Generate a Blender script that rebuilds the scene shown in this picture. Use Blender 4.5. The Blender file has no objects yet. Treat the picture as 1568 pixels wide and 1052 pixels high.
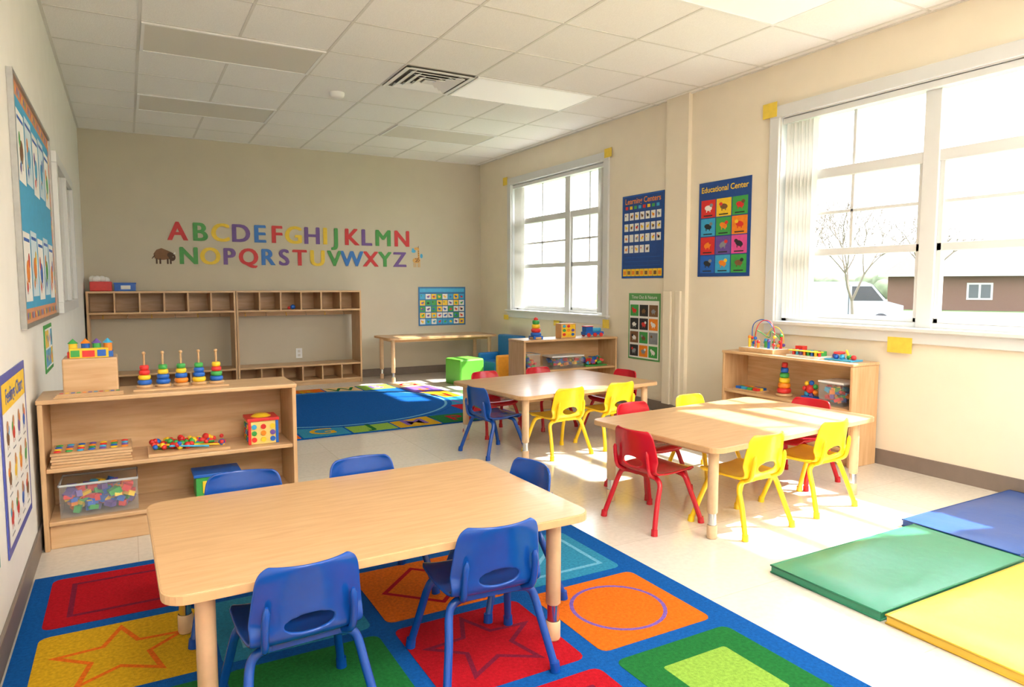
import bpy, math, random
from mathutils import Vector, Matrix
random.seed(7)
C=bpy.context.scene.collection
def lin(c): return tuple(((x/12.92) if x<=0.04045 else ((x+0.055)/1.055)**2.4) for x in c)
def hx(h): h=h.lstrip('#'); return lin(tuple(int(h[i:i+2],16)/255 for i in (0,2,4)))
_m={}
def mat(name,h,rough=.5,var=.06,scale=30,bump=0,bscale=200,coat=0,metal=0,spec=.5):
    if name in _m: return _m[name]
    m=bpy.data.materials.new(name);m.use_nodes=True;nt=m.node_tree;b=nt.nodes['Principled BSDF']
    c=hx(h)
    tc=nt.nodes.new('ShaderNodeTexCoord');n=nt.nodes.new('ShaderNodeTexNoise');n.inputs['Scale'].default_value=scale;n.inputs['Detail'].default_value=3
    r=nt.nodes.new('ShaderNodeValToRGB')
    r.color_ramp.elements[0].position=.3;r.color_ramp.elements[1].position=.7
    r.color_ramp.elements[0].color=(*[x*(1-var) for x in c],1);r.color_ramp.elements[1].color=(*[min(1,x*(1+var)) for x in c],1)
    nt.links.new(tc.outputs['Object'],n.inputs['Vector']);nt.links.new(n.outputs['Fac'],r.inputs['Fac']);nt.links.new(r.outputs['Color'],b.inputs['Base Color'])
    b.inputs['Roughness'].default_value=rough;b.inputs['Metallic'].default_value=metal;b.inputs['Coat Weight'].default_value=coat;b.inputs['Specular IOR Level'].default_value=spec
    if bump:
        n2=nt.nodes.new('ShaderNodeTexNoise');n2.inputs['Scale'].default_value=bscale;n2.inputs['Detail'].default_value=4
        bp=nt.nodes.new('ShaderNodeBump');bp.inputs['Strength'].default_value=bump;bp.inputs['Distance'].default_value=.01
        nt.links.new(tc.outputs['Object'],n2.inputs['Vector']);nt.links.new(n2.outputs['Fac'],bp.inputs['Height']);nt.links.new(bp.outputs['Normal'],b.inputs['Normal'])
    _m[name]=m;return m
def woodmat(name,a,bc,sc=(1.5,14,14),rough=.38):
    m=bpy.data.materials.new(name);m.use_nodes=True;nt=m.node_tree;b=nt.nodes['Principled BSDF']
    tc=nt.nodes.new('ShaderNodeTexCoord');mp=nt.nodes.new('ShaderNodeMapping');mp.inputs['Scale'].default_value=sc
    n=nt.nodes.new('ShaderNodeTexNoise');n.inputs['Scale'].default_value=3;n.inputs['Detail'].default_value=6;n.inputs['Distortion'].default_value=.4
    r=nt.nodes.new('ShaderNodeValToRGB');r.color_ramp.elements[0].position=.3;r.color_ramp.elements[1].position=.7
    r.color_ramp.elements[0].color=(*hx(a),1);r.color_ramp.elements[1].color=(*hx(bc),1)
    for s,d in ((tc.outputs['Object'],mp.inputs['Vector']),(mp.outputs[0],n.inputs['Vector']),(n.outputs['Fac'],r.inputs['Fac']),(r.outputs['Color'],b.inputs['Base Color'])): nt.links.new(s,d)
    b.inputs['Roughness'].default_value=rough;b.inputs['Coat Weight'].default_value=.12
    return m
def emimat(name,h,s):
    m=mat(name,h,.5);b=m.node_tree.nodes['Principled BSDF'];b.inputs['Emission Color'].default_value=(*hx(h),1);b.inputs['Emission Strength'].default_value=s;return m
def clearmat(name,h,f):
    m=bpy.data.materials.new(name);m.use_nodes=True;nt=m.node_tree;b=nt.nodes['Principled BSDF'];b.inputs['Base Color'].default_value=(*hx(h),1);b.inputs['Roughness'].default_value=.15
    t=nt.nodes.new('ShaderNodeBsdfTransparent');mx=nt.nodes.new('ShaderNodeMixShader')
    ns=nt.nodes.new('ShaderNodeTexNoise');ns.inputs['Scale'].default_value=3
    mr=nt.nodes.new('ShaderNodeMapRange');mr.inputs['To Min'].default_value=f*.9;mr.inputs['To Max'].default_value=f*1.1
    nt.links.new(ns.outputs['Fac'],mr.inputs['Value']);nt.links.new(mr.outputs[0],mx.inputs[0])
    nt.links.new(t.outputs[0],mx.inputs[1]);nt.links.new(b.outputs[0],mx.inputs[2]);nt.links.new(mx.outputs[0],nt.nodes['Material Output'].inputs[0]);return m

# ---------- mesh builder
class B:
    def __init__(s): s.v=[];s.f=[];s.mi=[];s.sm=[];s.mats=[];s.M=Matrix()
    def add(s,vs,fs,m,smooth=False):
        if m not in s.mats: s.mats.append(m)
        k=s.mats.index(m);o=len(s.v)
        s.v+= [tuple(s.M@Vector(v)) for v in vs]
        for f in fs: s.f.append(tuple(o+i for i in f));s.mi.append(k);s.sm.append(smooth)
    def bx(s,x0,x1,y0,y1,z0,z1,m):
        v=[(x,y,z) for z in(z0,z1) for y in(y0,y1) for x in(x0,x1)]
        s.add(v,[(0,2,3,1),(4,5,7,6),(0,1,5,4),(2,6,7,3),(0,4,6,2),(1,3,7,5)],m)
    def rbx(s,c,sz,m,R=None):
        M0=s.M.copy();s.M=s.M@Matrix.Translation(c)@(R.to_4x4() if R else Matrix());a,b,d=[q/2 for q in sz];s.bx(-a,a,-b,b,-d,d,m);s.M=M0
    def tube(s,pts,r,m,n=10,caps=True):
        P=[Vector(p) for p in pts];R=r if isinstance(r,(list,tuple)) else [r]*len(P)
        T=[((P[min(i+1,len(P)-1)]-P[max(i-1,0)]).normalized()) for i in range(len(P))]
        a=Vector((0,0,1)) if abs(T[0].z)<.9 else Vector((1,0,0));N=T[0].cross(a).normalized();vs=[];
        for i,p in enumerate(P):
            N=(N-T[i]*N.dot(T[i])).normalized();Bn=T[i].cross(N)
            for k in range(n):
                t=2*math.pi*k/n;vs.append(p+(N*math.cos(t)+Bn*math.sin(t))*R[i])
        fs=[(i*n+k,i*n+(k+1)%n,(i+1)*n+(k+1)%n,(i+1)*n+k) for i in range(len(P)-1) for k in range(n)]
        s.add(vs,fs,m,True)
        if caps:
            s.add(vs[:n],[tuple(reversed(range(n)))],m);s.add(vs[-n:],[tuple(range(n))],m)
    def cyl(s,p0,p1,r,m,n=16,r1=None): s.tube([p0,p1],[r,r if r1 is None else r1],m,n)
    def lathe(s,c,prof,m,n=20):
        vs=[(c[0]+r*math.cos(2*math.pi*k/n),c[1]+r*math.sin(2*math.pi*k/n),c[2]+z) for r,z in prof for k in range(n)]
        fs=[(i*n+k,i*n+(k+1)%n,(i+1)*n+(k+1)%n,(i+1)*n+k) for i in range(len(prof)-1) for k in range(n)]
        s.add(vs,fs,m,True)
    def sph(s,c,r,m,n=12,h=8):
        r=r if isinstance(r,tuple) else (r,r,r);vs=[]
        for i in range(h+1):
            t=math.pi*i/h
            for k in range(n):
                a=2*math.pi*k/n;vs.append((c[0]+r[0]*math.sin(t)*math.cos(a),c[1]+r[1]*math.sin(t)*math.sin(a),c[2]-r[2]*math.cos(t)))
        s.add(vs,[(i*n+k,i*n+(k+1)%n,(i+1)*n+(k+1)%n,(i+1)*n+k) for i in range(h) for k in range(n)],m,True)
    def ring(s,c,R,r,m,n=20,k=8):
        s.lathe(c,[(R+r*math.cos(2*math.pi*j/k),r*math.sin(2*math.pi*j/k)) for j in range(k+1)],m,n)
    def prism(s,poly,z0,z1,m):
        n=len(poly);vs=[(x,y,z0) for x,y in poly]+[(x,y,z1) for x,y in poly]
        s.add(vs,[tuple(reversed(range(n))),tuple(range(n,2*n))]+[(i,(i+1)%n,n+(i+1)%n,n+i) for i in range(n)],m)
    def rect(s,x0,x1,y0,y1,z,m): s.add([(x0,y0,z),(x1,y0,z),(x1,y1,z),(x0,y1,z)],[(0,1,2,3)],m)
    def poly(s,p,z,m): s.add([(x,y,z) for x,y in p],[tuple(range(len(p)))],m)
    def ell(s,cx,cy,rx,ry,z,m,n=16,a=0):
        s.poly([(cx+rx*math.cos(2*math.pi*k/n)*math.cos(a)-ry*math.sin(2*math.pi*k/n)*math.sin(a),cy+rx*math.cos(2*math.pi*k/n)*math.sin(a)+ry*math.sin(2*math.pi*k/n)*math.cos(a)) for k in range(n)],z,m)
    def outline(s,pts,w,z,m):
        n=len(pts);o=[];i=[]
        for k in range(n):
            p=Vector(pts[k][:2]);a=Vector(pts[k-1][:2]);b=Vector(pts[(k+1)%n][:2])
            d1=(p-a).normalized();d2=(b-p).normalized();n1=Vector((-d1.y,d1.x));n2=Vector((-d2.y,d2.x));q=(n1+n2)
            q=q.normalized()*(w/2/max(.35,q.normalized().dot(n1)));o.append(p-q);i.append(p+q)
        vs=[(p.x,p.y,z) for p in o]+[(p.x,p.y,z) for p in i]
        s.add(vs,[(k,(k+1)%n,n+(k+1)%n,n+k) for k in range(n)],m)
    def mesh(s,name):
        me=bpy.data.meshes.new(name);me.from_pydata(s.v,[],s.f)
        for m in s.mats: me.materials.append(m)
        me.polygons.foreach_set('material_index',s.mi);me.polygons.foreach_set('use_smooth',s.sm);me.update();return me
    def obj(s,name,loc=(0,0,0),rz=0,parent=None,bevel=0,M=None):
        o=bpy.data.objects.new(name,s.mesh(name));C.objects.link(o);o.location=loc;o.rotation_euler[2]=rz
        if M is not None: o.matrix_world=M
        if parent: o.parent=parent
        if bevel:
            b=o.modifiers.new('bevel','BEVEL');b.width=bevel;b.segments=2;b.limit_method='ANGLE';b.angle_limit=math.radians(50)
        return o
def empty(name,loc=(0,0,0),rz=0,M=None):
    o=bpy.data.objects.new(name,None);C.objects.link(o);o.location=loc;o.rotation_euler[2]=rz;o.empty_display_size=.1
    if M is not None:o.matrix_world=M
    return o
def text(parent,name,body,x,y,z,size,m,off=.0,ext=.0,ax='CENTER'):
    c=bpy.data.curves.new(name,'FONT');c.body=body;c.size=size;c.offset=off;c.extrude=ext;c.align_x=ax;c.materials.append(m);c.resolution_u=4
    o=bpy.data.objects.new(name,c);C.objects.link(o);o.parent=parent;o.location=(x,y,z);return o
def crm(pts,n=6):
    P=[Vector(p) for p in pts];P=[P[0]*2-P[1]]+P+[P[-1]*2-P[-2]];out=[]
    for i in range(1,len(P)-2):
        for k in range(n):
            t=k/n;a,b,c,d=P[i-1:i+3];out.append(.5*((2*b)+(c-a)*t+(2*a-5*b+4*c-d)*t*t+(3*b-a-3*c+d)*t**3))
    out.append(P[-2]);return out
def rrect(x0,x1,y0,y1,r,n=6):
    p=[]
    for cx,cy,a in((x1-r,y1-r,0),(x0+r,y1-r,90),(x0+r,y0+r,180),(x1-r,y0+r,270)):
        for k in range(n+1):
            t=math.radians(a+90*k/n);p.append((cx+r*math.cos(t),cy+r*math.sin(t)))
    return p

# ---------- materials
XL,XR,YB,YN,H=-.385,4.33,8.68,-1.8,2.83
M_left=mat('paint_offwhite','#ECE9E1',.75,.02,6)
M_back=mat('paint_taupe','#C9BFAA',.75,.02,4)
M_right=mat('paint_cream','#EFE4CE',.7,.02,5)
M_white=mat('white_trim','#F2F2F0',.4,.01,10)
M_trim=mat('window_trim_white','#DCDDDC',.35,.01,10)
M_base=mat('baseboard_rubber','#7D7067',.5,.05,15)
M_ceil=mat('ceiling_tile','#F6F4F0',.9,.03,120,.2,150)
M_grid=mat('ceiling_tbar','#E0DDD6',.5,.02)
M_wood=woodmat('maple_shelf','#C99E70','#DAB589')
M_woodv=woodmat('maple_vertical','#C69A6C','#D7B286',(14,14,1.5))
M_top=woodmat('maple_laminate','#C09467','#CFA77A',(2,16,16),.3)
M_edge=mat('table_edge','#CBA274',.4)
M_leg=mat('table_leg','#D6B48E',.35)
M_chrome=mat('chrome','#D8D8DA',.18,.01,metal=1)
RED=mat('plastic_red','#BC1426',.22,.03);YEL=mat('plastic_yellow','#F4CA24',.22,.03);BLU=mat('plastic_blue','#0A4498',.2,.03)
GRN=mat('toy_green','#3FA34D',.4);ORG=mat('toy_orange','#F08A24',.4);PUR=mat('toy_purple','#6B4FA0',.4);LBL=mat('toy_lightblue','#3FA9D8',.4);TR=mat('toy_red','#D9302E',.4);TY=mat('toy_yellow','#F6CB2E',.4);TB=mat('toy_blue','#1E62C0',.4);WHT=mat('paper_white','#F0EFEA',.6,.02);BRN=mat('brown_ink','#7A5638',.6);BLK=mat('black_ink','#2A2A30',.6);PNK=mat('toy_pink','#E0529A',.5);NAVY=mat('poster_navy','#1D478F',.5);GRY=mat('grey_ink','#8A8F94',.6)
TOYS=[TR,TY,TB,GRN,ORG,PUR,LBL]
def rugm(n,h): return mat('rug_'+n,h,.95,.18,90,.7,350,spec=.1)
RB=rugm('blue','#0E55A0');RR=rugm('red','#B01220');RO=rugm('orange','#DE6A18');RY=rugm('yellow','#CFA01C');RG=rugm('green','#1F6C33');RLG=rugm('lime','#8AB046');RLB=rugm('teal','#3187AA');RP=rugm('purple','#7A5AA8');RDR=rugm('maroon','#781A34');RT=rugm('tan','#E2BE88');RLB2=rugm('paleblue','#6FB0CE')
M_tape=mat('masking_tape_yellow','#EACB4A',.6)

# floor
def floor_mat():
    m=bpy.data.materials.new('vinyl_floor');m.use_nodes=True;nt=m.node_tree;b=nt.nodes['Principled BSDF']
    tc=nt.nodes.new('ShaderNodeTexCoord');br=nt.nodes.new('ShaderNodeTexBrick');br.offset=0;br.inputs['Scale'].default_value=1
    br.inputs['Brick Width'].default_value=.61;br.inputs['Row Height'].default_value=.61;br.inputs['Mortar Size'].default_value=.002
    br.inputs['Color1'].default_value=(*hx('#DAD3C7'),1);br.inputs['Color2'].default_value=(*hx('#D5CDC0'),1);br.inputs['Mortar'].default_value=(*hx('#C4BAAB'),1)
    n=nt.nodes.new('ShaderNodeTexNoise');n.inputs['Scale'].default_value=45;n.inputs['Detail'].default_value=5
    mr=nt.nodes.new('ShaderNodeMapRange');mr.inputs['From Min'].default_value=.3;mr.inputs['From Max'].default_value=.7;mr.inputs['To Min'].default_value=.92;mr.inputs['To Max'].default_value=1.03
    mx=nt.nodes.new('ShaderNodeMix');mx.data_type='RGBA';mx.blend_type='MULTIPLY';mx.inputs[0].default_value=1
    nt.links.new(tc.outputs['Object'],br.inputs['Vector']);nt.links.new(tc.outputs['Object'],n.inputs['Vector']);nt.links.new(n.outputs['Fac'],mr.inputs['Value'])
    nt.links.new(br.outputs['Color'],mx.inputs[6]);nt.links.new(mr.outputs[0],mx.inputs[7]);nt.links.new(mx.outputs[2],b.inputs['Base Color'])
    b.inputs['Roughness'].default_value=.14;b.inputs['Specular IOR Level'].default_value=.5;return m
b=B();b.bx(XL-.15,XR+.2,YN-.15,YB+.15,-.1,0,floor_mat());b.obj('floor')
b=B();b.bx(XL-.15,XR+.2,YN-.15,YB+.15,H,H+.1,M_ceil);b.obj('ceiling')
b=B();b.bx(XL-.15,XL,YN-.15,YB+.15,0,H,M_left);b.obj('wall_left')
b=B();b.bx(XL,XR,YB,YB+.15,0,H,M_back);b.obj('wall_back')
b=B();b.bx(XL,XR,YN-.15,YN,0,H,M_left);b.obj('wall_near')
W1=(5.82,7.78,.86,2.45);W2=(1.28,3.64,.90,2.43)
b=B();X2=XR+.2
b.bx(XR,X2,YN-.15,W2[0],0,H,M_right);b.bx(XR,X2,W2[0],W2[1],0,W2[2],M_right);b.bx(XR,X2,W2[0],W2[1],W2[3],H,M_right)
b.bx(XR,X2,W2[1],W1[0],0,H,M_right);b.bx(XR,X2,W1[0],W1[1],0,W1[2],M_right);b.bx(XR,X2,W1[0],W1[1],W1[3],H,M_right);b.bx(XR,X2,W1[1],YB+.15,0,H,M_right)
b.bx(XR-.04,XR,4.58,4.86,0,H,M_right)
b.obj('wall_right')
b=B();b.bx(XR-.065,XR-.041,4.62,4.68,.1,1.13,M_right);b.bx(XR-.065,XR-.041,4.74,4.84,.1,1.13,M_right);b.obj('trim_1',bevel=.004)
for n,a in (('left',(XL,XL+.012,YN,YB,0,.1)),('back',(XL,XR,YB-.012,YB,0,.1)),('near',(XL,XR,YN,YN+.012,0,.1))):
    b=B();b.bx(*a,M_base);b.obj('baseboard_'+n,bevel=.003)
b=B();b.bx(XR-.012,XR,YN,4.58,0,.1,M_base);b.bx(XR-.052,XR-.04,4.58,4.86,0,.1,M_base);b.bx(XR-.012,XR,4.86,YB,0,.1,M_base);b.obj('baseboard_right')
# ceiling grid
gx=[.14+.5875*k for k in range(0,8)];gy=[5.03+.62*k for k in range(-11,6)]
b=B()
for x in gx:
    if XL<x<XR: b.bx(x-.009,x+.009,YN,YB,H-.003,H,M_grid)
for y in gy:
    if YN<y<YB: b.bx(XL,XR,y-.009,y+.009,H-.0025,H,M_grid)
b.bx(XL,XL+.02,YN,YB,H-.006,H,M_grid);b.bx(XR-.02,XR,YN,YB,H-.006,H,M_grid);b.bx(XL,XR,YB-.02,YB,H-.006,H,M_grid)
b.obj('ceiling_grid_tbar')
LENS=mat('light_lens_off','#E0DCD2',.4,.02,300);LGLOW=emimat('light_lens_glow','#FFFBF2',.22);LFILL=emimat('fill_lens_added','#FFFBF4',31.0)  # plain lens, faintly glowing lens, strong emitter for the added fill panels
def fixture(x,y,m):
    b=B();b.bx(x+.012,x+1.163,y+.012,y+.608,H-.008,H-.0005,m);
    for a in((x+.01,x+1.165,y+.01,y+.03),(x+.01,x+1.165,y+.59,y+.61),(x+.01,x+.03,y+.03,y+.59),(x+1.145,x+1.165,y+.03,y+.59)): b.bx(*a,H-.012,H,M_white)
    b.obj('ceiling_light_or_fill_panel')  # shared by the visible fixtures and the added fill panels
fixture(gx[0],5.03,LENS);fixture(gx[0],gy[14],LENS);fixture(gx[4],5.03,LGLOW);fixture(gx[4],gy[14],LENS);fixture(gx[4],gy[7],LGLOW)
for x in(gx[0],gx[4]):
    fixture(x,gy[3],LFILL);fixture(x,gy[0],LFILL)  # unseen panels added overhead and behind the camera as frontal fill
# vent
VD=mat('vent_dark','#7B776F',.6)
b=B();vx,vy=gx[3],5.03;cx,cy=vx+.294,vy+.31
b.bx(vx+.012,vx+.576,vy+.012,vy+.608,H-.004,H-.0002,VD)
for k,s in enumerate((.27,.20,.14,.08)):
    w=.05 if k else .034
    for sx in(-1,1):
        b.rbx((cx+sx*s,cy,H-.014),(w,2*s+w,.004),M_white,Matrix.Rotation(sx*.35,3,'Y') if k else None)
        b.rbx((cx,cy+sx*s,H-.0141),(2*s+w,w,.004),M_white,Matrix.Rotation(-sx*.35,3,'X') if k else None)
b.rbx((cx,cy,H-.016),(.09,.09,.006),M_white);b.obj('ceiling_air_vent')
b=B();b.lathe((1.65,6.06,H-.045),[(0.001,0),(.045,.002),(.06,.015),(.065,.03),(.065,.045)],M_white);b.obj('smoke_detector')

# windows
GL=clearmat('window_glass','#FFFFFF',.02)
def window(name,y0,y1,z0,z1,cols,blinds):
    root=empty(name,(XR,0,0));f=B();fx0,fx1=.07,.13
    cw=.085
    f.bx(-.025,-.0005,y0-cw,y1+cw,z1,z1+cw,M_trim);f.bx(-.025,-.0005,y0-cw,y1+cw,z0-cw,z0,M_trim)
    f.bx(-.025,-.0005,y0-cw,y0,z0,z1,M_trim);f.bx(-.025,-.0005,y1,y1+cw,z0,z1,M_trim)
    f.bx(-.05,.07,y0-cw-.02,y1+cw+.02,z0-.012,z0+.012,M_trim)
    o=f.obj('casing',parent=root,bevel=.004)
    f=B();t=.045
    f.bx(fx0,fx1,y0,y1,z0,z0+t,M_trim);f.bx(fx0,fx1,y0,y1,z1-t,z1,M_trim);f.bx(fx0,fx1,y0,y0+t,z0,z1,M_trim);f.bx(fx0,fx1,y1-t,y1,z0,z1,M_trim)
    f.bx(.0,fx0,y0-.001,y0+.006,z0,z1,M_trim);f.bx(0,fx0,y1-.006,y1+.001,z0,z1,M_trim);f.bx(0,fx0,y0,y1,z1-.006,z1+.001,M_trim)
    zt=1.98;zm=1.42
    for c in cols[1:-1]: f.bx(fx0-.01,fx1+.01,c-.05,c+.05,z0,z1,M_trim)
    f.bx(fx0,fx1,y0,y1,zt-.035,zt+.035,M_trim)
    for a,d in zip(cols[:-1],cols[1:]):
        a2,d2=a+.05,d-.05
        f.bx(fx0+.01,fx1-.01,a2,d2,zm-.025,zm+.025,M_trim);f.bx(fx0+.01,fx1-.01,a2,a2+.03,z0+t,zt,M_trim);f.bx(fx0+.01,fx1-.01,d2-.03,d2,z0+t,zt,M_trim);f.bx(fx0+.01,fx1-.01,a2,d2,z0+t,z0+t+.03,M_trim)
        c=(a+d)/2;f.bx(.09,.11,c-.012,c+.012,zm,z1-t,M_trim)
        f.bx(.09,.11,a2,d2,1.70-.011,1.70+.011,M_trim)
    f.obj('frame',parent=root,bevel=.003)
    g=B();g.bx(.098,.102,y0+t,y1-t,z0+t,z1-t,GL);g.obj('pane',parent=root)
    s=B();s.bx(.01,.055,y0+.01,y1-.01,z1-.05,z1-.012,M_trim)
    for (a,c2) in blinds:
        n=int((c2-a)/.03)
        for i in range(n):
            y=a+(c2-a)*i/n;s.rbx((.032,y,(z0+z1)/2-.01),(.004,.05 if i%2 else .042,z1-z0-.09),mat('blind_vinyl','#D2D0CA',.5,.02),Matrix.Rotation(math.radians(60),3,'Z'))
    s.obj('vertical_blinds',parent=root)
    return root
window('window_1',*W1,[5.82,6.60,7.78],[(7.56,7.75),(5.85,5.97)])
window('window_2',*W2,[1.28,2.55,3.64],[(3.36,3.61)])
b=B()
for y0,y1,z0,z1 in((3.66,3.79,2.44,2.55),(2.56,2.72,.75,.85),(7.86,7.97,2.46,2.56),(5.68,5.80,2.47,2.56),(7.83,7.95,.74,.80),(5.69,5.80,.74,.83),(6.62,6.74,.72,.78)):
    b.bx(XR-.028,XR-.0255,y0,y1,z0,z1,M_tape)
b.obj('yellow_corner_tape')

# ---------- wall frames
def MW(o,u,v,w):
    return Matrix(((u[0],v[0],w[0],o[0]),(u[1],v[1],w[1],o[1]),(u[2],v[2],w[2],o[2]),(0,0,0,1)))
def MR(y,z,x=XR-.001): return MW((x,y,z),(0,-1,0),(0,0,1),(-1,0,0))
def MBk(x,z): return MW((x,YB-.001,z),(1,0,0),(0,0,1),(0,-1,0))
def ML(y,z): return MW((XL+.001,y,z),(0,1,0),(0,0,1),(1,0,0))
def picture(b,x0,x1,y0,y1,z,cols=None):
    w,h=x1-x0,y1-y0;cols=cols or [BRN,BLK,WHT,TR,TY,GRY,ORG]
    m=random.choice(cols);m2=random.choice(cols);cx,cy=(x0+x1)/2,(y0+y1)/2
    b.ell(cx,cy-.03*h,w*.26,h*.18,z,m,12,random.uniform(-.4,.4));b.ell(cx+random.choice((-1,1))*w*.2,cy+h*.14,w*.12,h*.12,z+.0002,m2,10)
    for s in(-.12,.12): b.rect(cx+s*w-w*.03,cx+s*w+w*.03,cy-h*.3,cy-h*.1,z+.0001,m)
# pocket chart
b=B();w,h=.61,.80;b.bx(0,w,0,h,0,.004,NAVY);b.outline([(.01,.01),(w-.01,.01),(w-.01,h-.01),(.01,h-.01)],.008,.0045,TB)
for i in range(8): b.rect(.05+.065*i,.09+.065*i,h-.135,h-.105,.0047,[TR,TY,GRN,LBL][i%4])
for r in range(4):
    for c in range(7):
        x=.035+c*.079;y=h-.24-r*.105
        if r==3 and c>4: continue
        b.rect(x,x+.062,y,y+.072,.0047,WHT);picture(b,x,x+.062,y,y+.072,.005)
for r in range(3): b.rect(.04,w-.04,.12+r*.04,.123+r*.04,.0047,TB)
for c in range(9): b.rect(.02+c*.064,.02+c*.064+.06,.02,.09,.0047,TY);b.rect(.03+c*.064,.07+c*.064,.035,.07,.005,BRN if c%2 else ORG)
p=b.obj('pocket_chart_poster',M=MR(5.52,1.25));text(p,'title','Learning Centers',w/2,h-.082,.0055,.075,ORG,.001)
# educational poster
b=B();w,h=.57,.79;b.bx(0,w,0,h,0,.004,NAVY)
cc=[TR,TY,GRN,LBL,GRN,ORG,TR,PUR,PNK,TB,LBL,GRN]
for r in range(4):
    for c in range(3):
        x=.03+c*.173;y=h-.14-(r+1)*.155;b.rect(x,x+.163,y,y+.147,.0047,cc[r*3+c]);picture(b,x,x+.163,y+.02,y+.147,.005);b.rect(x+.03,x+.13,y+.012,y+.022,.0052,BLK)
p=b.obj('educational_poster',M=MR(4.47,1.255));text(p,'title','Educational Center',w/2,h-.085,.0055,.066,TY,.001)
# nature poster
b=B();w,h=.46,.64;b.bx(0,w,0,h,0,.004,mat('poster_green','#5BA05A',.5));b.rect(.015,w-.015,.015,h-.07,.0045,WHT)
for r in range(4):
    for c in range(3):
        x=.025+c*.14;y=.03+r*.13;b.rect(x,x+.125,y,y+.11,.0047,random.choice([GRN,BRN,GRY,ORG,BLK,mat('leaf','#7DA05A',.6)]));picture(b,x,x+.125,y,y+.11,.005,[BRN,BLK,TR,WHT,GRY])
p=b.obj('nature_poster',M=MR(5.40,.465));text(p,'title','Time Out & Nature',w/2,h-.052,.0055,.046,WHT)
# back wall chart
b=B();w,h=.69,.52;b.bx(0,w,0,h,0,.004,mat('chart_blue','#2A6FA8',.5))
b.rect(.02,w-.02,h-.07,h-.02,.0045,LBL)
for r in range(5):
    for c in range(8):
        x=.02+c*.082;y=.02+r*.084;m=random.choice([WHT,WHT,LBL,TY,GRN,WHT]);b.rect(x,x+.074,y,y+.07,.0047,m);picture(b,x,x+.074,y,y+.07,.005,TOYS+[BLK])
b.obj('picture_chart_poster',M=MBk(3.40,.64))
# alphabet
r1=[('A',.53,'r'),('B',.757,'g'),('C',.976,'y'),('D',1.197,'p'),('E',1.407,'b'),('F',1.60,'r'),('G',1.80,'y'),('H',2.02,'p'),('I',2.18,'y'),('J',2.315,'g'),('K',2.51,'r'),('L',2.70,'p'),('M',2.925,'g'),('N',3.18,'r')]
r2=[('N',.635,'g'),('O',.86,'y'),('P',1.06,'p'),('Q',1.275,'r'),('R',1.49,'b'),('S',1.68,'p'),('T',1.865,'r'),('U',2.08,'y'),('V',2.29,'g'),('W',2.51,'b'),('X',2.755,'r'),('Y',2.945,'g'),('Z',3.145,'p')]
LM={'r':mat('letter_red','#C8282C',.5),'g':mat('letter_green','#429443',.5),'y':mat('letter_yellow','#E4C02A',.5),'p':mat('letter_purple','#6C4A8E',.5),'b':mat('letter_blue','#2A70BC',.5)}
al=empty('alphabet_wall_letters',M=MBk(0,0))
for row,z,s in((r1,1.69,.29),(r2,1.425,.27)):
    for ch,x,c in row:
        for i,(q,q2) in enumerate(((-.010,-.003),(0,.003),(.010,-.003),(.005,.004),(-.005,.004))): text(al,'letter_'+ch,ch,x+q,z+q2,.003+i*.0002,s,LM[c],0,.002)
# animals decals (flat silhouettes)
b=B();fur=mat('decal_brown','#7B5436',.6);dk=mat('decal_darkbrown','#4C3524',.6)
body=[(.03,.06),(.02,.11),(.05,.155),(.10,.175),(.16,.15),(.2,.13),(.225,.10),(.225,.05),(.2,.04),(.17,.055),(.12,.045),(.07,.045)]
b.poly([(x,y) for x,y in reversed(body)],.002,fur);b.ell(.205,.075,.035,.042,.0025,dk);b.ell(.19,.10,.035,.03,.0024,dk)
for x in(.04,.075,.15,.18): b.rect(x,x+.018,0,.06,.0022,dk)
b.poly([(.215,.11),(.24,.115),(.235,.14),(.228,.122)],.0026,WHT);b.poly([(.03,.1),(.0,.06),(.005,.055),(.035,.085)],.0021,dk);b.ell(.215,.08,.004,.004,.003,WHT)
b.obj('bison_wall_decal',M=MBk(.26,1.42))
b=B();gc=mat('decal_tan','#D9A55A',.6)
b.ell(.07,.09,.055,.035,.002,gc);b.poly([(.09,.10),(.115,.1),(.105,.235),(.085,.235)],.0022,gc);b.ell(.075,.245,.035,.018,.0024,gc)
for x in(.03,.055,.09,.11): b.rect(x,x+.01,0,.08,.0021,gc)
for k in range(9): b.ell(.04+.012*k%.06+.02,.075+.018*(k%3),.008,.007,.0026,fur,8)
for k in range(4): b.ell(.1,.13+.027*k,.006,.007,.0026,fur,8)
b.tube([(.095,.25,.002),(.1,.28,.002)],.003,fur,6);b.ell(.03,.21,.03,.02,.0023,LBL);b.ell(.02,.235,.016,.014,.0024,LBL);b.ell(.14,.15,.018,.03,.0023,LBL)
b.obj('giraffe_wall_decal',M=MBk(3.31,1.42))
b=B();b.bx(0,.075,0,.12,0,.006,M_white);b.bx(.022,.053,.02,.05,.006,.008,mat('outlet_grey','#D8D4CA',.4));b.bx(.022,.053,.07,.10,.006,.008,mat('outlet_grey','#D8D4CA',.4));b.obj('wall_outlet',M=MBk(1.79,.29),bevel=.002)

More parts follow.
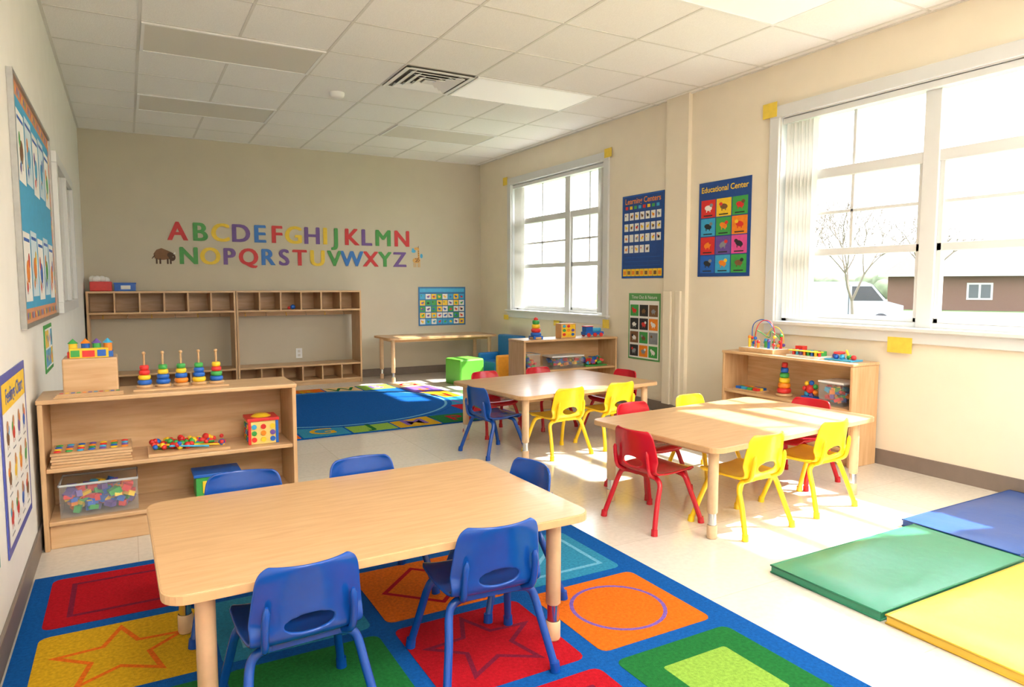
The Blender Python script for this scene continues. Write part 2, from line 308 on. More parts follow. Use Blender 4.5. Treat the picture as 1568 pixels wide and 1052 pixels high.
# left wall bulletin board
b=B();w,h=1.55,1.05;AL=mat('aluminium_frame','#A5A49F',.35,metal=.6)
for a in((0,w,0,.018),(0,w,h-.018,h),(0,.018,.018,h-.018),(w-.018,w,.018,h-.018)): b.bx(*a,0,.022,AL)
b.bx(.018,w-.018,.018,h-.018,0,.012,mat('board_border','#D2936C',.6))
for k in range(28): b.ell(.045+k*.054,.048,.017,.017,.0125,TOYS[k%7],8);b.ell(.045+k*.054,h-.048,.017,.017,.0125,TOYS[(k+2)%7],8)
for k in range(17): b.ell(.048,.09+k*.054,.016,.016,.0125,TOYS[k%7],8);b.ell(w-.048,.09+k*.054,.016,.016,.0125,TOYS[k%7],8)
b.rect(.08,w-.08,.08,h-.08,.0127,mat('board_sky','#3FA2CE',.6))
PB=mat('paper_bluewhite','#CFE2EC',.6,.02)
for r,y in enumerate((.11,.62)):
    for k in range(5):
        x=.11+k*.275;yy=y+.02*(k%2);b.rect(x,x+.24,yy,yy+.30,.0135,PB if k%2 else WHT);picture(b,x,x+.24,yy,yy+.28,.014,TOYS+[BRN]);b.rect(x+.02,x+.22,yy+.26,yy+.275,.014,TB);picture(b,x+.02,x+.12,yy+.01,yy+.12,.0145,TOYS)
b.obj('bulletin_board',M=ML(3.45,1.0))
b=B();w,h=1.55,1.03
for a in((0,w,0,.07),(0,w,h-.07,h),(0,.07,.07,h-.07),(w-.07,w,.07,h-.07),(w/2-.03,w/2+.03,.07,h-.07)): b.bx(*a,0,.03,M_trim)
b.bx(.07,w-.07,.07,h-.07,0,.006,mat('window_panel','#BDBCB6',.12,.02));b.obj('window_3',M=ML(5.3,1.0),bevel=.004)
b=B();w,h=.4,.25;b.bx(0,w,0,h,0,.004,GRN);b.rect(.02,w-.02,.02,h-.02,.0045,WHT)
for k in range(8): x=.03+(k%4)*.088;y=.03+(k//4)*.1;b.rect(x,x+.08,y,y+.09,.0047,random.choice([TY,LBL,WHT]));picture(b,x,x+.08,y,y+.09,.005,TOYS)
b.obj('small_picture_poster',M=ML(4.3,.72))
b=B();w,h=.64,.62;b.bx(0,w,0,h,0,.004,mat('poster_violet','#4A55A8',.5));b.rect(.03,w-.03,.03,h-.03,.0045,WHT);b.rect(.03,w-.03,h-.13,h-.03,.0046,TY)
for r in range(3):
    for c in range(4):
        x=.05+c*.14;y=.05+r*.14;picture(b,x,x+.13,y,y+.14,.005,TOYS+[BRN]);b.ell(x+.065,y+.105,.022,.022,.0056,mat('skin_ink','#C98F68',.6),10);b.rect(x+.03,x+.10,y+.005,y+.011,.005,GRY)
p=b.obj('feelings_poster',M=ML(2.8,.255));text(p,'title','Feelings Chart',w/2,h-.105,.0055,.075,TB,.001)
b=B();b.bx(0,.5,0,.5,0,.004,mat('poster_teal','#3A9A84',.5));b.rect(.03,.47,.03,.47,.0045,WHT)
for k in range(9): picture(b,.05+(k%3)*.13,.17+(k%3)*.13,.05+(k//3)*.13,.17+(k//3)*.13,.005,TOYS)
b.obj('number_poster',M=ML(2.12,.3))

# ---------- rug 1
b=B();x0,x1,y0,y1=-.365,1.86,.10,3.26
b.bx(x0,x1,y0,y1,.0005,.010,RB)
cs=[-.30,.215,.745,1.285];cw=.475;rows=[2.745,2.225,1.71,1.19,.67,.16]
colr=[[RR,RG,RO,RY],[RY,RLB,RO,RLB],[RG,RG,RR,RO],[RO,RY,RR,RG],[RB,RR,RLB,RY],[RR,RO,RG,RR]]
ol=[[RDR,RLG,RR,RO],[RO,RLB2,RR,RLB2],[RLG,RG,RDR,RT],[RR,RO,RDR,RLG],[RLB,RDR,RLB2,RO],[RDR,RR,RLG,RDR]]
SH=[['sq','sq','dia','cir'],['star','sq','dia','tri'],['cir','dia','star','cir'],['tri','cir','sq','sqf'],['sq','cir','tri','star'],['cir','sq','dia','sq']]
for r,yy in enumerate(rows):
    for c,xx in enumerate(cs):
        b.prism(rrect(xx,xx+cw,yy,yy+.46,.03,3),.008,.0115,colr[r][c]);k=SH[r][c];m=ol[r][c];cx,cy=xx+cw/2,yy+.23;z=.012
        if k=='sq': b.outline([(cx-.16,cy-.15),(cx+.16,cy-.15),(cx+.16,cy+.15),(cx-.16,cy+.15)],.018,z,m)
        elif k=='sqf': b.prism(rrect(cx-.13,cx+.13,cy-.13,cy+.13,.01,2),.011,z,m)
        elif k=='dia': b.outline([(cx,cy-.17),(cx+.17,cy),(cx,cy+.17),(cx-.17,cy)],.018,z,m)
        elif k=='tri': b.outline([(cx-.18,cy-.16),(cx+.18,cy-.16),(cx+.18,cy+.17)],.018,z,m)
        elif k=='cir': b.outline([(cx+.17*math.cos(t*math.pi/16),cy+.17*math.sin(t*math.pi/16)) for t in range(32)],.014,z,RP if m is RT else m)
        else: b.outline([(cx+(.19 if t%2==0 else .085)*math.cos(t*math.pi/5+math.pi/2),cy+(.19 if t%2==0 else .085)*math.sin(t*math.pi/5+math.pi/2)) for t in range(10)],.016,z,m)
b.obj('colourful_shapes_rug')
# ---------- rug 2
rg=empty('alphabet_circle_time_rug',(.35,5.32,0),math.radians(1.0))
b=B();w,h=2.75,2.50;b.bx(0,w,0,h,.0005,.010,RB)
bc=[RY,RG,RP,RR,RO,RLB,RLG];bw=.36;n1=7;ltr='ABCDEFGHIJKLMNOPQRSTUVWXYZ'
z=.0125
for k in range(n1):
    a=k*w/n1
    b.prism([(a+.01,.01),(a+w/n1-.01,.01),(a+w/n1-.01,bw),(a+.01,bw)],.008,z,bc[(k+3)%7]);b.prism([(a+.01,h-bw),(a+w/n1-.01,h-bw),(a+w/n1-.01,h-.01),(a+.01,h-.01)],.008,z,bc[(k+1)%7] if k%2 else RT)
    text(rg,'rug_letter',ltr[(k*3)%26],a+w/n1/2,.08,z+.001,.3,bc[(k+5)%7],.004);text(rg,'rug_letter',ltr[(k*5+2)%26],a+w/n1/2,h-.28,z+.001,.3,bc[(k+4)%7],.004)
for k in range(4):
    q=(h-2*bw)/4;a=bw+k*q
    b.prism([(.01,a),(bw,a),(bw,a+q-.02),(.01,a+q-.02)],.008,z,bc[(k+5)%7]);b.prism([(w-bw,a),(w-.01,a),(w-.01,a+q-.02),(w-bw,a+q-.02)],.008,z,bc[(k*2+3)%7])
    text(rg,'rug_letter',ltr[(k*2+9)%26],w-bw/2,a+.06,z+.001,.28,bc[(k+1)%7],.004)
b.prism([(w/2+(w/2-.21)*math.cos(t*math.pi/24),h/2+(h/2-.25)*math.sin(t*math.pi/24)) for t in range(48)],.009,.0135,RB)
b.outline([(w/2+(w/2-.27)*math.cos(t*math.pi/24),h/2+(h/2-.31)*math.sin(t*math.pi/24)) for t in range(48)],.025,.0142,RLB2)
b.obj('carpet',parent=rg)

# ---------- tumbling mats
def tmat(h,n): return mat('vinyl_'+n,h,.36,.03,8,.25,12)
MG,MBm,MYm=tmat('#2F8262','green'),tmat('#1B4A94','blue'),tmat('#D6AC38','yellow')
def gym(name,x0,x1,y0,y1,m,rz=0):
    b=B();w,h=x1-x0,y1-y0;NX,NY=16,10
    vs=[];zt=.045
    for j in range(NY+1):
        for i in range(NX+1):
            u,v=i/NX,j/NY;e=min(u,1-u,v,1-v);z=zt-(.010 if e<=0 else 0)+.003*math.sin(u*9+v*4)*min(1,e*8)
            vs.append((u*w,v*h,z))
    fs=[(j*(NX+1)+i,j*(NX+1)+i+1,(j+1)*(NX+1)+i+1,(j+1)*(NX+1)+i) for j in range(NY) for i in range(NX)]
    b.add(vs,fs,m,True);b.bx(.002,w-.002,.002,h-.002,.001,zt-.0115,m)
    b.tube([(0,0,.034),(w,0,.034),(w,h,.034),(0,h,.034),(0,0,.034)],.004,m,6)
    b.tube([(0.002,0.002,.005),(w,0.002,.005),(w,h,.005),(0.002,h,.005),(0.002,0.002,.005)],.004,m,6)
    return b.obj(name,(x0,y0,0),rz)
gym('gym_mat_green',2.27,3.265,1.415,1.89,MG);gym('gym_mat_blue',3.285,4.29,1.45,1.96,MBm);gym('gym_mat_yellow',2.27,3.265,.92,1.395,MYm)

# ---------- tables
def table(name,cx,cy,w,d,rz,h,z0=0,t=.026,ins=.085):
    r=empty(name,(cx,cy,z0),rz);h-=z0
    b=B();P=rrect(-w/2,w/2,-d/2,d/2,.06,6);P2=rrect(-w/2+.003,w/2-.003,-d/2+.003,d/2-.003,.057,6)
    b.prism(P,h-t,h-.002,M_edge);b.prism(P2,h-.003,h,M_top);b.bx(-w/2+.1,w/2-.1,-d/2+.1,d/2-.1,h-t-.035,h-t+.001,M_edge)
    b.obj('top',parent=r,bevel=.002)
    k=0
    for sx in(-1,1):
        for sy in(-1,1):
            k+=1;x,y=sx*(w/2-ins),sy*(d/2-.085);b=B()
            b.lathe((x,y,0),[(.001,0),(.021,0),(.024,.006),(.024,.06),(.0215,.065)],M_leg)
            b.lathe((x,y,0),[(.0195,.06),(.0195,.13)],M_chrome)
            b.lathe((x,y,0),[(.0195,.12),(.0245,.125),(.0245,h-t)],M_leg)
            b.obj('leg_%d'%k,parent=r)
    return r
table('activity_table',.66,2.18,1.25,.83,math.radians(1.0),.45,.0125,ins=.10)
table('activity_table',2.92,2.70,1.38,.86,math.radians(5.5),.45)
table('activity_table',2.84,4.42,1.30,.94,math.radians(6),.45)
table('side_table',3.45,8.20,1.48,.60,0,.55)

# ---------- chairs
_shell={};_legs={}
def chair(color,x,y,rz,z0=0):
    nm={'r':'red','y':'yellow','b':'blue'}[color];m={'r':RED,'y':YEL,'b':BLU}[color]
    root=empty('child_chair_'+nm,(x,y,z0),rz)
    if color not in _shell:
        prof=crm([(.150,.243,0),(.152,.262,0),(.125,.274,0),(.05,.268,0),(-.04,.264,0),(-.10,.268,0),(-.132,.288,0),(-.145,.33,0),(-.153,.38,0),(-.163,.43,0),(-.175,.484,0)],5)
        NS=len(prof)-1;NU=28;vs=[];prm=[]
        L=[0]
        for i in range(NS): L.append(L[-1]+(Vector(prof[i+1])-Vector(prof[i])).length)
        tot=L[-1]
        ws=[(0,.105),(.04,.135),(.12,.15),(.35,.152),(.5,.146),(.57,.144),(.7,.145),(.85,.136),(.93,.130),(.97,.122),(.99,.112),(1,.100)]
        def pos(X,s):
            q=min(1,max(0,s/tot))
            for k in range(len(ws)-1):
                if ws[k][0]<=q<=ws[k+1][0]: W=ws[k][1]+(ws[k+1][1]-ws[k][1])*(q-ws[k][0])/(ws[k+1][0]-ws[k][0])
            j=0
            while j<NS-1 and L[j+1]<s: j+=1
            t=(s-L[j])/(L[j+1]-L[j]);p=Vector(prof[j]).lerp(Vector(prof[j+1]),t)
            u=X/W if abs(X)>1e-9 else 0;isb=max(0,min(1,(p[1]-.275)/.06))
            return (X,p[0]+isb*.034*u*u,p[1]+(1-isb)*.010*u**4)
        for j in range(NS+1):
            s=L[j];q=s/tot
            for k in range(len(ws)-1):
                if ws[k][0]<=q<=ws[k+1][0]: W=ws[k][1]+(ws[k+1][1]-ws[k][1])*(q-ws[k][0])/(ws[k+1][0]-ws[k][0])
            for i in range(NU+1): prm.append(((-1+2*i/NU)*W,s))
        hs=next(L[j] for j,p in enumerate(prof) if p[1]>.312 and p[0]<-.1);a_,b_=.064,.027
        fs=[];gone=set()
        for j in range(NS):
            for i in range(NU):
                f=(j*(NU+1)+i,j*(NU+1)+i+1,(j+1)*(NU+1)+i+1,(j+1)*(NU+1)+i)
                cx=sum(prm[k][0] for k in f)/4;cy=sum(prm[k][1] for k in f)/4-hs
                if (cx/a_)**2+(cy/b_)**2<1: gone.update(f);continue
                fs.append(f)
        kept=set(k for f in fs for k in f)
        for k in gone&kept:
            X,s=prm[k];dx,dy=X/a_,(s-hs)/b_;r=math.hypot(dx,dy)
            if r>0: prm[k]=(X/r,hs+(s-hs)/r)
        vs=[pos(*p) for p in prm]
        used=sorted(kept);mp={k:i for i,k in enumerate(used)}
        b=B();b.add([vs[k] for k in used],[tuple(mp[k] for k in f) for f in fs],m,True)
        _shell[color]=b.mesh('seat_shell_'+nm)
        b=B()
        for sx in(-1,1):
            for (ya,yb) in((.085,.165),(-.085,-.165)):
                pts=crm([(sx*.02,ya,.252),(sx*.085,ya,.251),(sx*.122,ya*1.05,.243),(sx*.14,ya*1.12,.215),(sx*.152,ya*1.12+(yb-ya)*.35,.14),(sx*.175,yb,.012)],5)
                b.tube(pts,.0125,m,12);b.tube([(sx*.1735,yb*.985,.03),(sx*.176,yb,.0)],[.0155,.0165],m,12)
            b.tube(crm([(sx*.10,-.09,.252),(sx*.11,-.135,.275),(sx*.112,-.150,.33),(sx*.108,-.158,.39)],4),[.010]*12+[.004],m,8)
        b.bx(-.085,.085,-.10,.10,.247,.262,m)
        _legs[color]=b.mesh('legs_'+nm)
    o=bpy.data.objects.new('seat_shell',_shell[color]);C.objects.link(o);o.parent=root
    s=o.modifiers.new('s','SOLIDIFY');s.thickness=.010;s.offset=0
    s=o.modifiers.new('ss','SUBSURF');s.levels=1;s.render_levels=2
    o=bpy.data.objects.new('legs',_legs[color]);C.objects.link(o);o.parent=root
D=math.radians;ZR=.0125
chair('b',.365,1.86,D(3),ZR);chair('b',.925,1.865,D(-3),ZR)
chair('b',.335,2.52,D(180-6),ZR);chair('b',.80,2.52,D(180+3),ZR);chair('b',1.205,2.25,D(90+4),ZR)
chair('r',2.28,2.64,D(-90+5.5));chair('y',2.62,2.37,D(4));chair('y',3.18,2.42,D(5))
chair('r',2.62,3.07,D(185.5));chair('y',3.13,3.13,D(185.5));chair('r',3.52,2.77,D(95.5))
chair('b',2.23,4.28,D(-90+7));chair('y',2.62,4.05,D(6));chair('y',3.10,4.10,D(6))
chair('r',2.53,4.84,D(186));chair('r',3.06,4.88,D(186));chair('r',3.45,4.50,D(96))

# ---------- shelves
def shelf(name,W,Dp,Hh,lv,loc,rz):
    b=B();t=.02
    for x in(0,W-t): b.bx(x,x+t,0,Dp,0,Hh-t,M_woodv)
    b.bx(0-.004,W+.004,-.004,Dp,Hh-t,Hh,M_wood)
    for z in lv: b.bx(t,W-t,.008,Dp-.01,z-t,z,M_wood)
    b.bx(t,W-t,.03,.045,.0,lv[0]-t,M_wood)
    b.bx(t,W-t,Dp-.012,Dp-.002,lv[0]-t,Hh-t,M_wood)
    return b.obj(name,loc,rz,bevel=.004)
shelf('toy_shelf',1.10,.32,.68,[.13,.37],(-.362,3.60,0),0)
shelf('toy_shelf',1.11,.27,.68,[.12,.38],(4.035,3.88,0),D(-90))
shelf('toy_shelf',1.08,.30,.67,[.12,.38],(3.20,5.52,0),0)
def cubby(x):
    b=B();W,Dp,Hh,t=1.43,.36,1.12,.02
    for q in(0,W-t): b.bx(q,q+t,0,Dp,0,Hh,M_woodv)
    b.bx(t,W-t,0,Dp,Hh-t,Hh,M_wood);b.bx(t,W-t,0,Dp,.88,.90,M_wood);b.bx(t,W-t,0,Dp,.04,.06,M_wood);b.bx(t,W-t,0,Dp,.225,.245,M_wood);b.bx(t,W-t,.02,.035,0,.04,M_wood)
    b.bx(t,W-t,Dp-.012,Dp,.90,Hh-t,M_wood);b.bx(t,W-t,Dp-.012,Dp,.06,.225,M_wood)
    for k in range(1,6): q=t+k*(W-2*t)/6;b.bx(q-.008,q+.008,.003,Dp-.012,.90,Hh-t,M_woodv);b.bx(q-.008,q+.008,.003,Dp-.012,.06,.225,M_woodv)
    b.bx(t,W-t,Dp-.03,Dp-.012,.82,.88,M_wood)
    for k in range(6): q=t+(k+.5)*(W-2*t)/6;b.tube(crm([(q,Dp-.03,.86),(q,Dp-.06,.845),(q,Dp-.06,.82),(q,Dp-.08,.83)],3),.004,M_chrome if k%2 else TY,6)
    b.obj('cubby_storage_unit',(x,8.28,0),0,bevel=.003)
cubby(-.365);cubby(1.07)

# ---------- toys
def blocks(b,x0,x1,y0,y1,z0,z1,n,s=(.022,.045)):
    for _ in range(n):
        a=[random.uniform(*s) for _ in range(3)];a[2]*=.7
        c=(random.uniform(x0+.03,x1-.03),random.uniform(y0+.03,y1-.03),random.uniform(z0+.02,z1-.01))
        b.rbx(c,a,random.choice(TOYS),Matrix.Rotation(random.uniform(0,3),3,'Z')@Matrix.Rotation(random.uniform(-.5,.5),3,'X'))
CLR=clearmat('clear_plastic','#E6EEF2',.08);CRM=clearmat('clear_rim','#E6EEF2',.5)
def bin_(name,x0,x1,y0,y1,z0,h,n,cm=CLR,rz=0,lid=False):
    b=B();t=.004;w,d=x1-x0,y1-y0
    b.bx(0,w,0,d,0,t,cm)
    for a in((0,w,0,t),(0,w,d-t,d),(0,t,t,d-t),(w-t,w,t,d-t)): b.bx(*a,t,h,cm)
    b.tube([(0,0,h),(w,0,h),(w,d,h),(0,d,h),(0,0,h)],.006,CRM,6)
    blocks(b,0,w,0,d,t,h*.85,n)
    if lid: b.bx(-.005,w+.005,-.005,d+.005,h,h+.012,M_white)
    b.obj(name,(x0,y0,z0),rz)
bin_('block_bin',-.30,.01,3.635,3.84,.131,.15,130)
bin_('toy_bin',4.07,4.26,2.86,3.04,.381,.15,40,lid=True)
bin_('toy_bin',3.54,3.90,5.56,5.74,.381,.11,40,lid=True)
bin_('toy_bin',3.26,3.40,5.56,5.74,.381,.15,18)
bin_('toy_bin',4.08,4.26,2.9,3.2,.121,.15,40)
def stacker(b,x,y,z,s=1,order=None,peg=True):
    order=order or [TB,GRN,TY,TR]
    b.lathe((x,y,z),[(.001,0),(.030*s,0),(.030*s,.010*s),(.001,.012*s)],M_edge)
    zz=z+.012*s
    for k,m in enumerate(order):
        R=(.026-.003*k)*s;b.lathe((x,y,zz),[(.004*s,0),(R*.85,0),(R,.006*s),(R,.014*s),(R*.85,.019*s),(.004*s,.019*s)],m,16);zz+=.0195*s
    if peg: b.cyl((x,y,zz),(x,y,zz+.045*s),.004*s,M_edge,8);b.sph((x,y,zz+.048*s),.007*s,M_edge,8,6)
b=B();b.bx(.01,.43,3.67,3.83,.681,.69,M_wood)
ods=[[TB,TY,TR,TR],[TB,TB,TY,GRN],[ORG,TB,TY,GRN],[TY,TB,TB,GRN],[TB,GRN,TR,TY]]
for k in range(5): stacker(b,.06+.08*k,3.75,.690,1.2,ods[k])
b.obj('peg_stacker_set')
b=B();b.bx(-.27,-.05,3.72,3.91,.681,.845,M_wood);b.obj('wooden_box',bevel=.006)
b=B()
for k,(x,m) in enumerate(((-.25,TR),(-.20,TY),(-.155,GRN),(-.11,TB))):
    b.bx(x,x+.043,3.76,3.84,.846,.872,m);b.cyl((x+.022,3.80,.872),(x+.022,3.80,.91),.018,TOYS[(k+1)%7],12);b.lathe((x+.022,3.80,.91),[(.022,0),(.001,.022)],TOYS[(k+3)%7],12)
b.bx(-.24,-.085,3.74,3.76,.846,.89,TY);b.bx(-.19,-.14,3.738,3.74,.85,.88,TR);b.bx(-.235,-.20,3.737,3.74,.852,.882,GRN);b.bx(-.13,-.095,3.737,3.74,.852,.882,TB);b.obj('toy_castle')
b=B()
for k in range(3): b.bx(-.30+.006*k,-.03,3.62,3.69,.681+.006*k,.686+.006*k,M_wood)
for k in range(11): b.rect(-.28+.022*k,-.265+.022*k,3.63,3.67,.6985,TOYS[k%7])
b.obj('puzzle_board')
b=B()
for k in range(5): b.bx(-.325+.004*(k%2),-.005-.003*(k%3),3.62,3.82,.371+.013*k,.382+.013*k,M_wood)
for i in range(7):
    for j in range(4): b.sph((-.30+.044*i,3.65+.045*j,.436),(.016,.014,.005),TOYS[(i*3+j)%7],8,4)
b.obj('wooden_puzzle_stack')
b=B();b.bx(.06,.42,3.63,3.83,.371,.385,M_wood)
for k in range(60): b.sph((random.uniform(.08,.40),random.uniform(3.65,3.81),.398+random.random()*.02),random.uniform(.010,.018),random.choice([TR,TY,TB,GRN,TR]),8,6)
for k in range(10): b.cyl((random.uniform(.08,.4),random.uniform(3.65,3.8),.39),(random.uniform(.08,.4),random.uniform(3.65,3.8),.41),.005,random.choice(TOYS),8)
b.obj('bead_threading_tray')
b=B();cxx,cyy=.585,3.74;b.bx(cxx-.07,cxx+.07,cyy-.07,cyy+.07,.371,.49,mat('sorter_cream','#EBCF7A',.4));b.bx(cxx-.078,cxx+.078,cyy-.078,cyy+.078,.49,.505,TR);b.lathe((cxx,cyy,.505),[(.05,0),(.03,.012),(.001,.014)],TY)
for k in range(9): 
    x=cxx-.045+.045*(k%3);z=.395+.033*(k//3)
    b.cyl((x,cyy-.0705,z),(x,cyy-.076,z),.013,TOYS[k%7],8+(k%3)*4)
    b.cyl((cxx-.0705,cyy-.045+.045*(k%3),z),(cxx-.076,cyy-.045+.045*(k%3),z),.013,TOYS[(k+2)%7],12)
b.bx(cxx-.074,cxx-.06,cyy-.074,cyy-.06,.371,.49,TR);b.bx(cxx+.06,cxx+.074,cyy-.074,cyy-.06,.371,.49,TB)
b.obj('shape_sorter_cube',bevel=.002)
b=B();b.bx(.26,.46,3.65,3.80,.131,.24,GRN);b.bx(.25,.47,3.64,3.81,.24,.255,TB);b.bx(.29,.43,3.645,3.65,.16,.22,TY);b.obj('toy_crate',bevel=.003)
b=B()
b.bx(-.33,-.13,8.38,8.56,1.121,1.22,TR)
for k in range(9): b.sph((-.31+random.random()*.16,8.42+random.random()*.1,1.23+random.random()*.02),.035,WHT,10,6)
b.obj('storage_basket_red',bevel=.006)
b=B();b.bx(-.11,.09,8.38,8.56,1.121,1.20,TB);b.bx(-.115,.095,8.375,8.565,1.195,1.21,TB);b.bx(-.05,.04,8.376,8.38,1.14,1.18,WHT);b.obj('storage_basket_blue',bevel=.004)
b=B();b.sph((1.70,8.34,.930),(.03,.02,.028),TB);b.sph((1.655,8.34,.920),(.018,.018,.018),TR);b.obj('small_ball_toy')
# bead maze
b=B();b.bx(-.09,.09,-.16,.16,0,.03,M_wood);b.bx(-.08,.08,-.15,.15,.03,.034,M_white)
def wire(pts,m,beads):
    P=crm(pts,8);b.tube(P,.0035,m,6)
    for i,k in beads: b.sph(P[i],.013,TOYS[k],8,6)
wire([(-.05,-.13,.03),(-.05,-.135,.17),(-.05,-.09,.235),(-.05,-.02,.235),(-.05,.03,.17),(-.05,.04,.03)],TR,[(2,0),(5,1),(36,2)])
wire([(.03,-.06,.03),(.03,-.07,.15),(.03,-.02,.22),(.03,.06,.24),(.03,.13,.20),(.03,.14,.11),(.03,.13,.03)],TB,[(3,3),(44,1),(41,0)])
wire([(-.01,-.12,.03),(.02,-.13,.10),(-.02,-.08,.16),(.03,-.02,.11),(-.03,.04,.16),(0,.09,.10),(0,.10,.03)],GRN,[(3,4),(6,0),(44,2)])
wire([(.06,-.13,.03),(.06,-.12,.14),(.06,-.05,.19),(.06,.02,.13),(.06,.05,.03)],TY,[(2,5),(29,6)])
for (x,y,hh,k) in((.03,-.13,.09,0),(-.03,-.07,.05,2),(.02,.0,.05,3),(-.04,.1,.07,1),(-.06,.0,.04,4)): b.cyl((x,y,.034),(x,y,.034+hh),.010,TOYS[k],10);b.sph((x,y,.04+hh),.014,TOYS[(k+3)%7],10,6)
b.obj('bead_maze_toy',(4.17,3.60,.681))
b=B();b.bx(-.07,.07,-.13,.13,0,.012,WHT)
for k in range(8): b.cyl((-.03,-.11+.03*k,.012),(-.03,-.11+.03*k,.05),.010,TOYS[k%7],10)
b.bx(-.06,.0,-.12,.12,.04,.046,TY);b.bx(.01,.06,.06,.12,.012,.07,TR);b.bx(.0,.06,-.10,.04,.012,.045,GRN);b.obj('abacus_toy',(4.16,3.20,.681))
b=B();b.bx(-.06,.06,-.10,.10,0,.01,LBL)
for k in range(5): b.sph((random.uniform(-.04,.04),-.08+.04*k,.025),.018,TOYS[(k*3)%7],10,6)
b.ring((0,.03,.05),.03,.008,TR);b.cyl((0,-.05,.01),(0,-.02,.07),.008,TY);b.obj('hammer_bench_toy',(4.16,2.93,.681))
b=B();stacker(b,0,0,0,1.9,[TR,ORG,TY,GRN,TB,TR],False);b.obj('ring_stacking_cone',(4.14,3.38,.381))
b=B();b.bx(-.06,.06,-.12,.12,0,.012,M_wood)
for k in range(12): b.bx(-.05+.035*(k%3),-.022+.035*(k%3),-.11+.055*(k//3),-.065+.055*(k//3),.012,.03,TOYS[k%7])
b.obj('block_tray',(4.13,3.68,.381))
b=B()
for k in range(7): a=2*math.pi*k/7;b.sph((0,.045*math.cos(a),.08+.045*math.sin(a)),.018,TOYS[k],10,6)
b.sph((0,0,.08),.032,TR);b.bx(-.03,.03,-.05,.05,0,.03,TB);b.obj('rattle_wheel_toy',(4.14,3.16,.381))
b=B();stacker(b,0,0,0,2.0,[TB,TR,TY,GRN],False);b.bx(-.05,.05,-.05,.05,.0,.03,TB);b.sph((0,0,.185),.022,TR);b.obj('ring_stacking_cone',(3.40,5.64,.671))
b=B();b.bx(-.085,.085,-.05,.05,0,.14,mat('box_tan','#D9A36A',.5));b.bx(-.075,.075,-.052,-.05,.01,.13,TY)
for k in range(9): b.sph((-.05+.05*(k%3),-.052,.035+.04*(k//3)),(.02,.004,.015),TOYS[k%7],8,5)
b.obj('picture_block_box',(3.74,5.64,.671),bevel=.003)
b=B();b.bx(-.11,.11,-.04,.04,.02,.05,TB);b.bx(-.10,-.02,-.035,.035,.05,.10,TB);b.bx(-.105,-.015,-.038,.038,.10,.108,TR);b.cyl((.06,0,.05),(.06,0,.085),.012,TY);b.cyl((-.01,0,.065),(.09,0,.065),.022,LBL)
for x in(-.075,0,.075):
    for y in(-.045,.045): b.cyl((x,y-.005,.02),(x,y+.005,.02),.02,TR,14)
b.obj('toy_train',(4.06,5.64,.671))
b=B();blocks(b,-.13,.13,-.08,.08,.004,.09,40);b.bx(-.13,.13,-.08,.08,0,.01,GRN);b.obj('toy_block_pile',(4.07,5.66,.381))
b=B();b.bx(-.17,.17,-.17,.17,0,.31,mat('foam_green','#5AB236',.45,.03));o=b.obj('foam_cube_seat',(3.53,7.52,.0),D(8),bevel=.02)
b=B();FB=mat('foam_blue','#1F6FB5',.45);b.bx(-.2,.17,-.18,.18,0,.25,FB);b.bx(.10,.22,-.235,.235,.0,.56,FB);b.bx(-.20,.10,-.235,-.18,0,.34,mat('foam_orange','#E8982E',.45));b.bx(-.20,.10,.18,.235,0,.34,FB)
b.obj('soft_toddler_chair',(4.05,7.56,0),D(5),bevel=.02)

# ---------- exterior
GZ=-.9
gr=mat('grass','#46602E',.95,.3,.6)
b=B();b.bx(4.7,160,-90,150,GZ-.2,GZ,gr);b.obj('lawn_ground')
b=B();b.bx(4.9,6.5,-40,60,GZ,GZ+.02,mat('concrete','#6F6B62',.9));b.bx(28.5,36,-60,100,GZ,GZ+.02,mat('asphalt','#5E5C5A',.9));b.obj('street_pavement')
b=B();brick=mat('brick','#5C4032',.8,.15,20);roof=mat('roof_shingle','#4A4440',.85,.15,10)
b.bx(-9,9,-5,5,0,3,brick);b.add([(-9.6,-5.6,3),(9.6,-5.6,3),(9.6,5.6,3),(-9.6,5.6,3),(-6,0,6.2),(6,0,6.2)],[(0,1,5,4),(2,3,4,5),(1,2,5),(3,0,4),(0,3,2,1)],roof)
EW=mat('house_trim','#A8A8A4',.6);EG=mat('house_glass','#3A4046',.3)
for x in(-7,-3.2,5): b.bx(x,x+1.8,-5.05,-4.95,.9,2.3,EW);b.bx(x+.15,x+.82,-5.08,-5.05,1.05,2.15,EG);b.bx(x+.98,x+1.65,-5.08,-5.05,1.05,2.15,EG)
b.bx(1.5,2.6,-5.06,-4.95,0,2.2,BRN);b.bx(-9.7,9.7,-5.75,-5.6,2.85,3.05,EW);b.obj('brick_house',(67,31.5,GZ),D(-62))
b=B();vw=mat('van_white','#90969C',.3,.01);gl=mat('van_glass','#1B2026',.15)
side=[(-2.6,.35),(2.3,.35),(2.6,.6),(2.6,1.1),(1.9,1.3),(1.25,2.1),(.9,2.25),(-2.5,2.25),(-2.65,2.0)]
M0=b.M.copy();b.M=Matrix(((1,0,0,0),(0,0,-1,1.0),(0,1,0,0),(0,0,0,1)));b.prism(side,0,2.0,vw)
b.poly([(1.75,1.32),(1.2,2.02),(.35,2.02),(.35,1.32)],2.005,gl);b.rect(.2,.25,.5,2.1,2.004,EG);b.rect(-2.5,2.2,.5,.56,2.004,EG);b.M=M0
b.add([(1.95,-.85,1.33),(1.95,.85,1.33),(1.32,.85,2.05),(1.32,-.85,2.05)],[(0,1,2,3)],gl)
for x in(-1.7,1.65):
    for y in(-1.02,1.02): b.cyl((x,y-.12*(1 if y>0 else -1),.36),(x,y,.36),.36,BLK,20);b.cyl((x,y,.36),(x,y+(.01 if y>0 else -.01),.36),.2,GRY,16)
b.obj('parked_van',(31.5,22.4,GZ+.02),D(-50))
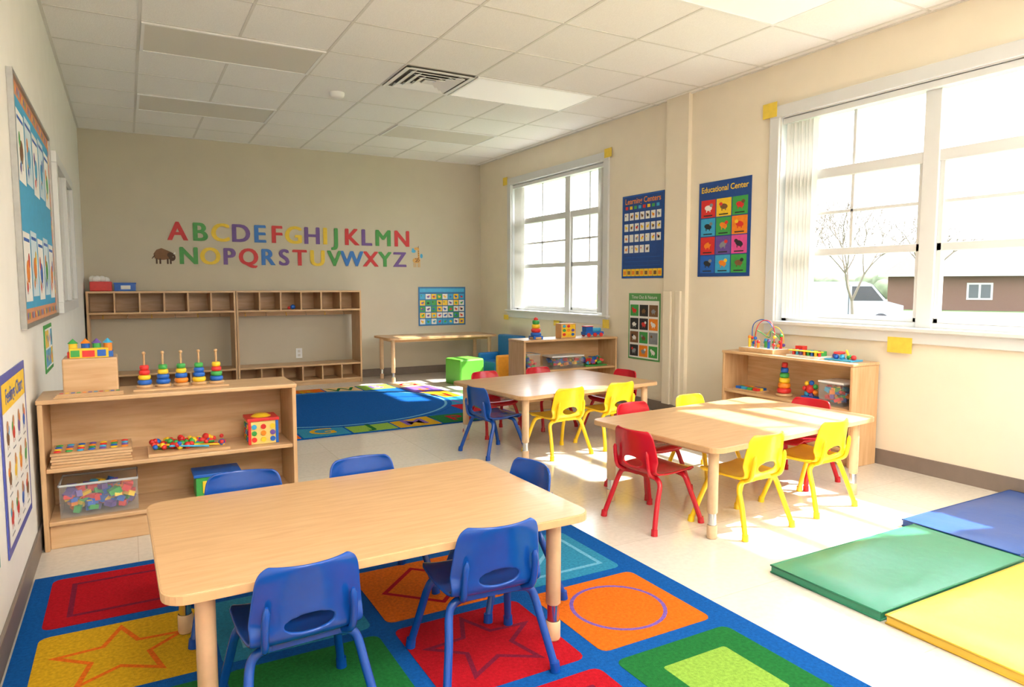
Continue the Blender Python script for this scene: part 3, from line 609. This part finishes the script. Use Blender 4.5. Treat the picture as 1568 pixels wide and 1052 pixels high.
def tree(x,y,hh,n,r0,name='bare_tree'):
    b=B();bk=mat('bark','#6A5F54',.9)
    def br(p,d,l,r,n):
        q=p+d*l;b.tube([p,(p+q)/2+Vector((random.uniform(-.05,.05),random.uniform(-.05,.05),0))*l,q],[r,r*.85,r*.7],bk,5,False)
        if n<=0:return
        a0=random.uniform(0,6.28);u=d.orthogonal().normalized();v=d.cross(u)
        for k in range(3):
            a=a0+k*2.09;sp=random.uniform(.35,.65)
            br(q,(d+(u*math.cos(a)+v*math.sin(a))*sp+Vector((0,0,.12))).normalized(),l*random.uniform(.70,.85),r*.62,n-1)
    br(Vector((0,0,0)),Vector((0,0,1)),hh*.24,r0,n);b.obj(name,(x,y,GZ))
tree(24.5,17.0,6.2,6,.085);tree(46,38,10,6,.15);tree(43,11,8,5,.12);tree(52,30,9,5,.13);tree(60,48,11,6,.15)
b=B();hm=mat('distant_trees','#626A52',.95,.3,1)
for k in range(160): b.sph((112+random.uniform(-7,7),-60+k*1.3,random.uniform(.5,2.5)),(random.uniform(1.5,3),random.uniform(1.2,2.6),random.uniform(1.2,2.6)),hm,8,6)
b.obj('distant_tree_line',(0,0,GZ))

# ---------- light
w=bpy.data.worlds.new('World');bpy.context.scene.world=w;w.use_nodes=True;nt=w.node_tree;bg=nt.nodes['Background']
tc=nt.nodes.new('ShaderNodeTexCoord');sp=nt.nodes.new('ShaderNodeSeparateXYZ');r=nt.nodes.new('ShaderNodeValToRGB')
r.color_ramp.elements[0].position=.0;r.color_ramp.elements[0].color=(.55,.56,.56,1);r.color_ramp.elements[1].position=.5;r.color_ramp.elements[1].color=(.84,.92,1,1)
nt.links.new(tc.outputs['Generated'],sp.inputs[0]);nt.links.new(sp.outputs['Z'],r.inputs[0]);nt.links.new(r.outputs[0],bg.inputs['Color']);bg.inputs['Strength'].default_value=8.5
sd=bpy.data.lights.new('sun','SUN');sd.energy=24;sd.angle=math.radians(1.2);sd.color=(1,.965,.90);so=bpy.data.objects.new('sun',sd);C.objects.link(so);so.location=(15,0,15)
so.rotation_euler=Vector((-1,.33,-1.15)).to_track_quat('-Z','Y').to_euler()
cd=bpy.data.cameras.new('camera');cd.sensor_width=36;cd.lens=1058/1568*36;cd.clip_start=.05;cd.clip_end=500;cam=bpy.data.objects.new('camera',cd);C.objects.link(cam)
cam.location=(0,0,1.18);cam.rotation_euler=(math.radians(90-4.8),0,math.radians(-29.1));bpy.context.scene.camera=cam
vs=bpy.context.scene.view_settings;vs.view_transform='Standard';vs.exposure=0;vs.look='None'
